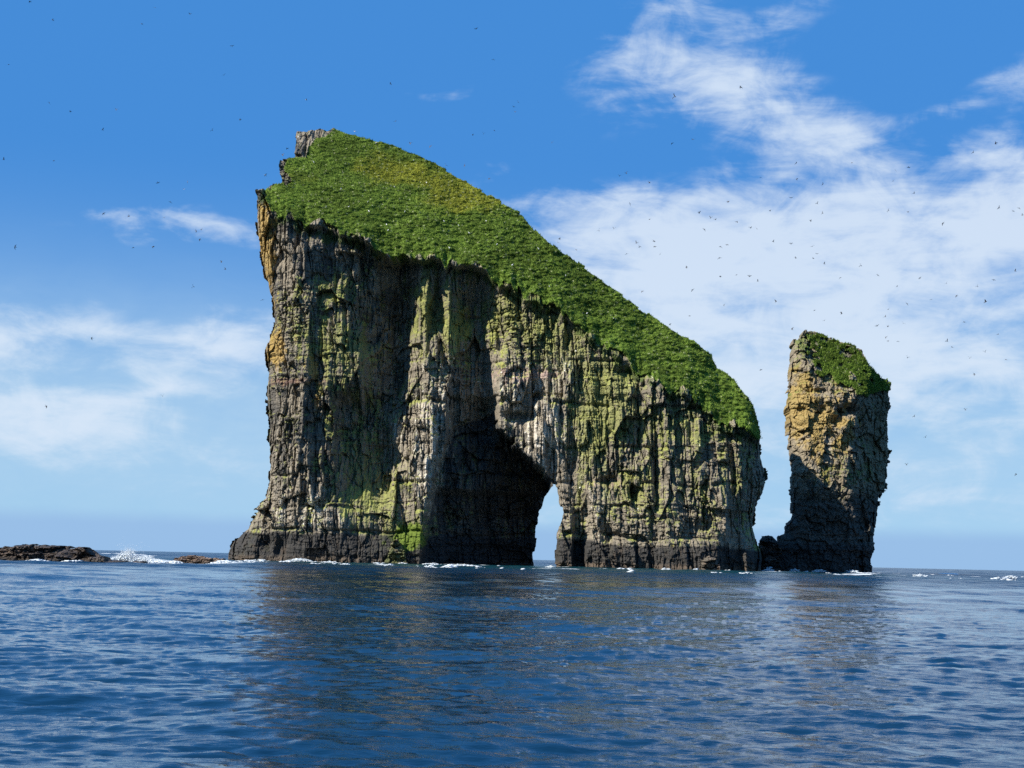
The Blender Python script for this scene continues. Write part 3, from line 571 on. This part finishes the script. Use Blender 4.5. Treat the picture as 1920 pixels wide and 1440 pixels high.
# ------------------------------------------------------------------ foam and spray
def blob_cloud(name, pts, rad, seed, mat):
    """irregular lumps of foam: small displaced polyhedra fused visually"""
    g = np.random.default_rng(seed); t = (1+5**.5)/2
    V0 = np.array([(-1,t,0),(1,t,0),(-1,-t,0),(1,-t,0),(0,-1,t),(0,1,t),(0,-1,-t),(0,1,-t),(t,0,-1),(t,0,1),(-t,0,-1),(-t,0,1)])/math.hypot(1, t)
    F0 = np.array([(0,11,5),(0,5,1),(0,1,7),(0,7,10),(0,10,11),(1,5,9),(5,11,4),(11,10,2),(10,7,6),(7,1,8),(3,9,4),(3,4,2),(3,2,6),(3,6,8),(3,8,9),(4,9,5),(2,4,11),(6,2,10),(8,6,7),(9,8,1)])
    n = len(pts); v = V0[None]*(1+.35*g.normal(size=(n, 12, 1)))*rad[:, None, :]+pts[:, None, :]
    f = F0[None]+12*np.arange(n)[:, None, None]
    return make_mesh(name, v.reshape(-1, 3), f.reshape(-1, 3), mat, None, None, True)
def splash():
    g = np.random.default_rng(9); P = []; Rr = []; Y = 292.
    prof = [(205,5),(220,9),(232,16),(240,26),(247,24),(255,14),(266,9),(275,12),(285,8),(300,6),(320,4)]
    for i in range(9000):
        u = g.uniform(203, 322); hmax = np.interp(u, [p[0] for p in prof], [p[1] for p in prof])*(.7+.5*g.random()); t = g.random()**1.3
        x, _ = unproj(u, 1000, Y); z = .1+t*hmax*Y/FPX; P.append((float(x), Y+g.normal(0, 1.4), z)); q = g.uniform(.04, .17)*(1.25-t); Rr.append((q*1.3, q*1.3, q))
    for i in range(500):
        u = g.normal(243, 14); x, _ = unproj(u, 1000, Y); P.append((float(x), Y+g.normal(0, 1), abs(g.normal(1.6, 1.0))+.3)); q = g.uniform(.02, .05); Rr.append((q, q, q))
    tag(blob_cloud('breaking_wave', np.array(P), np.array(Rr), 3, M_FOAM), 'tall white burst of spray where a wave breaks beside the left reef', 'wave')
    P = []; Rr = []
    def line(u0, u1, Y, h, n, dv=1.5):
        for i in range(int(n*1.8)):
            u = np.clip((u0+u1)/2+g.normal(0, .27)*(u1-u0), u0, u1); e = math.sin(math.pi*(u-u0)/(u1-u0)); x, _ = unproj(u, 1000, Y); y = Y+g.normal(0, dv)
            P.append((float(x), y, sea_h(float(x), y)*.6+h*e*g.random())); q = g.uniform(.05, .17); Rr.append((q*3.2, q*1.5, q*.7))
    for a in ((530,600,431,1.3,200),(600,640,433,.6,50),(470,510,437,.6,40),(710,735,431,.7,40),(742,772,430,.9,60),(790,830,412,.6,40),(845,905,412,.6,70),(820,930,395,.55,90),(830,862,330,.7,90),
              (1022,1045,452,1.0,60),(1240,1260,430,.8,40),(1345,1380,428,1.0,70),(1425,1455,455,1.1,70),(1435,1450,470,1.8,40),(1480,1500,468,1.2,40),(1520,1550,468,1.0,50),(1585,1612,468,1.0,50),
              (1710,1740,380,.8,40),(1862,1876,380,.8,26),(1888,1905,400,.8,24),(255,300,350,1.4,80),(320,345,290,.6,60),(395,450,296,.7,120),(430,500,360,.8,90),(60,90,255,.5,60),(120,160,256,.35,60),(270,340,283,.5,120),
              (600,618,360,.4,25),(640,660,380,.4,20),(700,720,400,.4,20),(1195,1215,380,.5,20),(1300,1310,400,.6,14)): line(*a)
    for i in range(95):
        u0 = g.uniform(400, 1920); line(u0, u0+g.uniform(6, 30), g.uniform(300, 470), g.uniform(.15, .5), int(g.integers(5, 18)))
    o = blob_cloud('foam', np.array(P), np.array(Rr), 4, M_FOAM); tag(o, 'white surf and foam flecks along the feet of the rocks', 'foam', kind='stuff')
splash()

# ------------------------------------------------------------------ birds
def bird_mesh(name, up, sweep, mats, tilt=0.0):
    """one metre of wingspan: a tapered body with head, bill and tail, two bent, thick wings"""
    V, F, MI = [], [], []
    ring = [(-.24, .004, 0), (-.17, .035, 0), (-.05, .062, 0), (.07, .060, .004), (.14, .036, .018), (.19, .036, .024), (.225, .016, .02), (.26, .004, .014)]
    for y, r, z in ring:
        for k in range(8):
            a = k*math.pi/4; V.append((r*math.cos(a), y, z+r*.9*math.sin(a)))
    for i in range(len(ring)-1):
        for k in range(8):
            F.append((i*8+k, i*8+(k+1) % 8, i*8+8+(k+1) % 8, i*8+8+k)); MI.append(1 if k in (4, 5, 6, 7, 3) else 0)
    for s in (-1, 1):
        b = len(V); st = [(0, .09, -.08, .02, .022), (.2, .10-.0*sweep, -.07, .02+.2*up, .014), (.36, .05-.10*sweep, -.06-.10*sweep, .02+.2*up+.06*up, .009), (.5, -.04-.22*sweep, -.075-.22*sweep, .02+.2*up-.04*up, .004)]
        for x, y1, y0, z, th in st:
            for yy, zz in ((y1, z), ((y1*.6+y0*.4), z+th), (y0, z), ((y1*.6+y0*.4), z-th)): V.append((s*x, yy, zz))
        for i in range(3):
            for k in range(4):
                q = (b+i*4+k, b+i*4+(k+1) % 4, b+i*4+4+(k+1) % 4, b+i*4+4+k); F.append(q if s > 0 else q[::-1]); MI.append(0)
        q = (b+12, b+13, b+14, b+15); F.append(q if s < 0 else q[::-1]); MI.append(0)
    b = len(V); V += [(-.02, -.2, 0), (.02, -.2, 0), (.06, -.33, 0), (-.06, -.33, 0), (-.02, -.2, .012), (.02, -.2, .012), (.05, -.33, .008), (-.05, -.33, .008)]
    for q in ((0,3,2,1),(4,5,6,7),(0,1,5,4),(1,2,6,5),(2,3,7,6),(3,0,4,7)): F.append(tuple(b+i for i in q)); MI.append(0)
    me = bpy.data.meshes.new(name); me.from_pydata(V, [], F); [me.materials.append(m_) for m_ in mats]
    me.polygons.foreach_set('material_index', MI); me.update(); return me
BM = [bird_mesh('seabird', u_, s_, (M_DARKBIRD, M_GREYBIRD)) for u_, s_ in ((.9, .5), (.25, .9), (-.5, .6), (1.6, .2))] + [bird_mesh('seabird', .6, .5, (M_GREYBIRD, M_WHITEBIRD))]
RB = [(855,327),(612,363),(150,533),(600,537),(678,523),(23,383),(6,400),(11,420),(430,651),(403,660),(515,686),(443,764),(516,822),(382,859),(327,866),(533,905),(466,912),(476,927),(535,925),(556,953),(428,952),(241,936),(178,897),(172,910),(701,799),(745,818),(763,824),(722,860),(843,831),(811,755),(895,855),(918,858),(807,918),(783,925),(777,967),(653,1005),(780,1038),(842,1031),(890,1036),(922,1055),(676,1087),(488,1092),(967,791),(980,907),(1046,914),(1064,967),(1126,924),(1144,952),(1130,968),(1171,990),(1121,830),(1145,763),(1165,800),(1047,742),(933,665),(1066,612),(1067,673),(1166,690),(1274,610),(1438,638),(1488,627),(1429,679),(1508,725),(1485,794),(1412,790),(1615,838),(1813,540),(1730,572),(1827,779),(1880,792),(1902,780),(1912,808),(1310,996),(1372,1032),(1230,1042),(1529,1043),(1445,1073),(1572,1123),(1482,1139),(1666,1110),(1630,1063),(1747,1075),(1777,1132),(1807,1050),(1887,1017),(795,1143),(990,1132),(1135,1163),(666,1184),(1171,1202),(1236,1177),(1400,1188),(1411,1160),(1369,1222),(1410,1225),(1467,1213),(1696,1208),(1050,1236),(592,1218)]
LB = [(112,5),(198,75),(582,28),(532,90),(713,53),(870,173),(840,281),(33,242),(185,385),(262,418),(435,413),(385,487),(900,448),(796,489),(1148,375),(1483,455),(1330,493),(1464,315),(1786,108),(1850,223),(1854,490),(1813,503),(1773,506),(1538,540),(1613,548),(1672,620),(1742,621),(1834,669),(995,657),(1077,556),(1060,583),(202,603),(14,599),(592,685),(690,710),(703,682),(640,758),(388,801),(483,811),(616,816),(735,867),(756,862),(749,898),(57,926),(500,928),(571,927),(830,984),(845,1010),(727,1075),(983,1124)]
OB = [(1886,674),(1871,627),(1827,702),(1785,651),(1808,604),(1847,660),(1665,639),(1661,632),(1684,640),(1701,671),(1776,640),(1818,672),(1810,769),(1735,820),(1714,781),(1700,872),(1905,890),(1427,693),(305,743),(172,634),(87,762)]
WHITE = {(870,173),(1148,375),(1483,455),(1330,493),(995,657),(690,710)}
BIG = {(855,327):1.5,(612,363):1.4,(811,755):1.35,(1777,1132):1.7,(57,926):1.2,(533,905):1.2,(1813,540):1.1}
ORD = 'first second third fourth fifth sixth seventh eighth ninth tenth eleventh twelfth thirteenth fourteenth fifteenth sixteenth seventeenth eighteenth nineteenth twentieth'.split()
def nth(i):
    if i < 20: return ORD[i]
    i += 1; return ('twenty-', 'thirty-')[i//10-2]+ORD[i % 10-1] if i % 10 else ('twentieth', 'thirtieth')[i//10-2]
def region(u, v):
    """a stretch of sky one can find in the picture"""
    if u < 250: return 'in the sky along the left border'
    if u < 480: return 'above the long thin cloud left of the cliff' if v < 400 else 'below the summit level left of the cliff'
    if u < 780: return 'circling above the rocky summit'
    if u < 1080: return 'in blue sky above the upper grassy ridge'
    if v < 300: return 'passing the high broken cloud at upper right'
    if u < 1250: return 'just right of the green slope'
    if u < 1440: return 'against the white cloud over the arch shoulder' if v < 470 else 'low between the arch shoulder and the pillar'
    if u < 1640: return 'against white cloud well above the pillar' if v < 450 else 'just above the pillar top'
    if u < 1760: return 'in the sky diagonally right above the pillar'
    return 'over the bright cloud by the right border' if v < 560 else 'in pale sky between pillar and right border'
def name_in_order(objs, what):
    by = {}
    for u, v, o, where in objs: by.setdefault(where, []).append((u, o))
    for where, l in by.items():
        for i, (u, o) in enumerate(sorted(l, key=lambda t: t[0])): o['label'] = f'{nth(i)} {what} from the left {where}'
g = np.random.default_rng(77); allb = [(960+x/2, y/2, (x, y)) for x, y in RB]+[(x/2, y/2, (x, y)) for x, y in LB]+[(x, y, (x, y)) for x, y in OB]
sky_birds = []
for u, v, key in allb:
    wh = key in WHITE and u < 960; me = BM[4] if wh else BM[int(g.integers(0, 4))]
    o = bpy.data.objects.new('seabird', me); COL.objects.link(o)
    Y = float(g.uniform(300, 430)); X, Z = unproj(u, v, Y); o.location = (float(X), Y, float(Z))
    o.rotation_euler = (float(g.normal(.1, .35)), float(g.normal(0, .5)), float(g.uniform(0, 6.28)))
    s = (1.15+.25*g.random())*BIG.get(key, 1.0)*(1.1 if wh else 1); s *= Y/400.; o.scale = (s, s, s)
    tag(o, None, 'bird', 'seabirds wheeling round the sea stacks'); sky_birds.append((u, v, o, region(u, v)))
name_in_order(sky_birds, 'tiny seabird')

def perched_mesh():
    V, F = [], []; prof = [(-.20, .01, .10), (-.14, .05, .12), (-.04, .10, .15), (.05, .11, .18), (.11, .075, .25), (.14, .06, .32), (.17, .055, .36), (.21, .03, .36), (.27, .008, .35)]
    for y, r, z in prof:
        for k in range(8): a = k*math.pi/4; V.append((r*math.cos(a), y, z+r*math.sin(a)))
    for i in range(len(prof)-1):
        for k in range(8): F.append((i*8+k, i*8+(k+1) % 8, i*8+8+(k+1) % 8, i*8+8+k))
    for s in (-1, 1):
        b = len(V); V += [(s*.03, 0, 0), (s*.05, 0, 0), (s*.05, .02, .1), (s*.03, .02, .1), (s*.03, .05, 0)]; F += [(b, b+1, b+2, b+3), (b, b+3, b+4)]
    me = bpy.data.meshes.new('perched_seabird'); me.from_pydata(V, [], F); me.materials.append(M_WHITEBIRD); me.update(); return me
PB = perched_mesh()
def perch(r, pts, where, group, s0):
    U, V = r['U'], r['V']; lst = []
    for u, v in pts:
        k = np.unravel_index(np.argmin((U-u)**2+(V-v)**2), U.shape); o = bpy.data.objects.new('perched_seabird', PB); COL.objects.link(o)
        o.location = (float(r['X'][k]), float(r['F'][k])-.3, float(r['Z'][k])+.05); o.rotation_euler = (0, 0, float(g.uniform(0, 6.28))); s = s0*float(g.uniform(.8, 1.2)); o.scale = (s, s, s)
        tag(o, None, 'bird', group); lst.append((u, v, o, where(u, v)))
    name_in_order(lst, 'white perched bird')
perch(main, [(589,307),(654,391),(692,399),(690,382),(612,391),(833,418),(728,435),(843,469),(725,424),(776,303),(705,271),(800,345),(880,440),(932,462),(960,500),(1030,540),(1010,470),(640,357),(912,417),(740,352),(760,400),(1100,590),(1150,600),(1060,520),(860,425)],
      lambda u, v: 'low on the grass above the cliff edge' if v > np.interp(u, [500, 1450], [330, 560]) else 'high on the grassy slope', 'white seabirds resting on the grass', 1.4)
perch(main, [(596,748),(601,747),(606,748),(570,855),(575,854),(985,812),(930,740),(1000,735),(1040,770),(1080,720),(870,660),(1060,690),(955,705)],
      lambda u, v: 'on a ledge of the left buttress' if u < 700 else 'on ledges above the arch opening', 'white seabirds nesting on the cliff', 1.3)
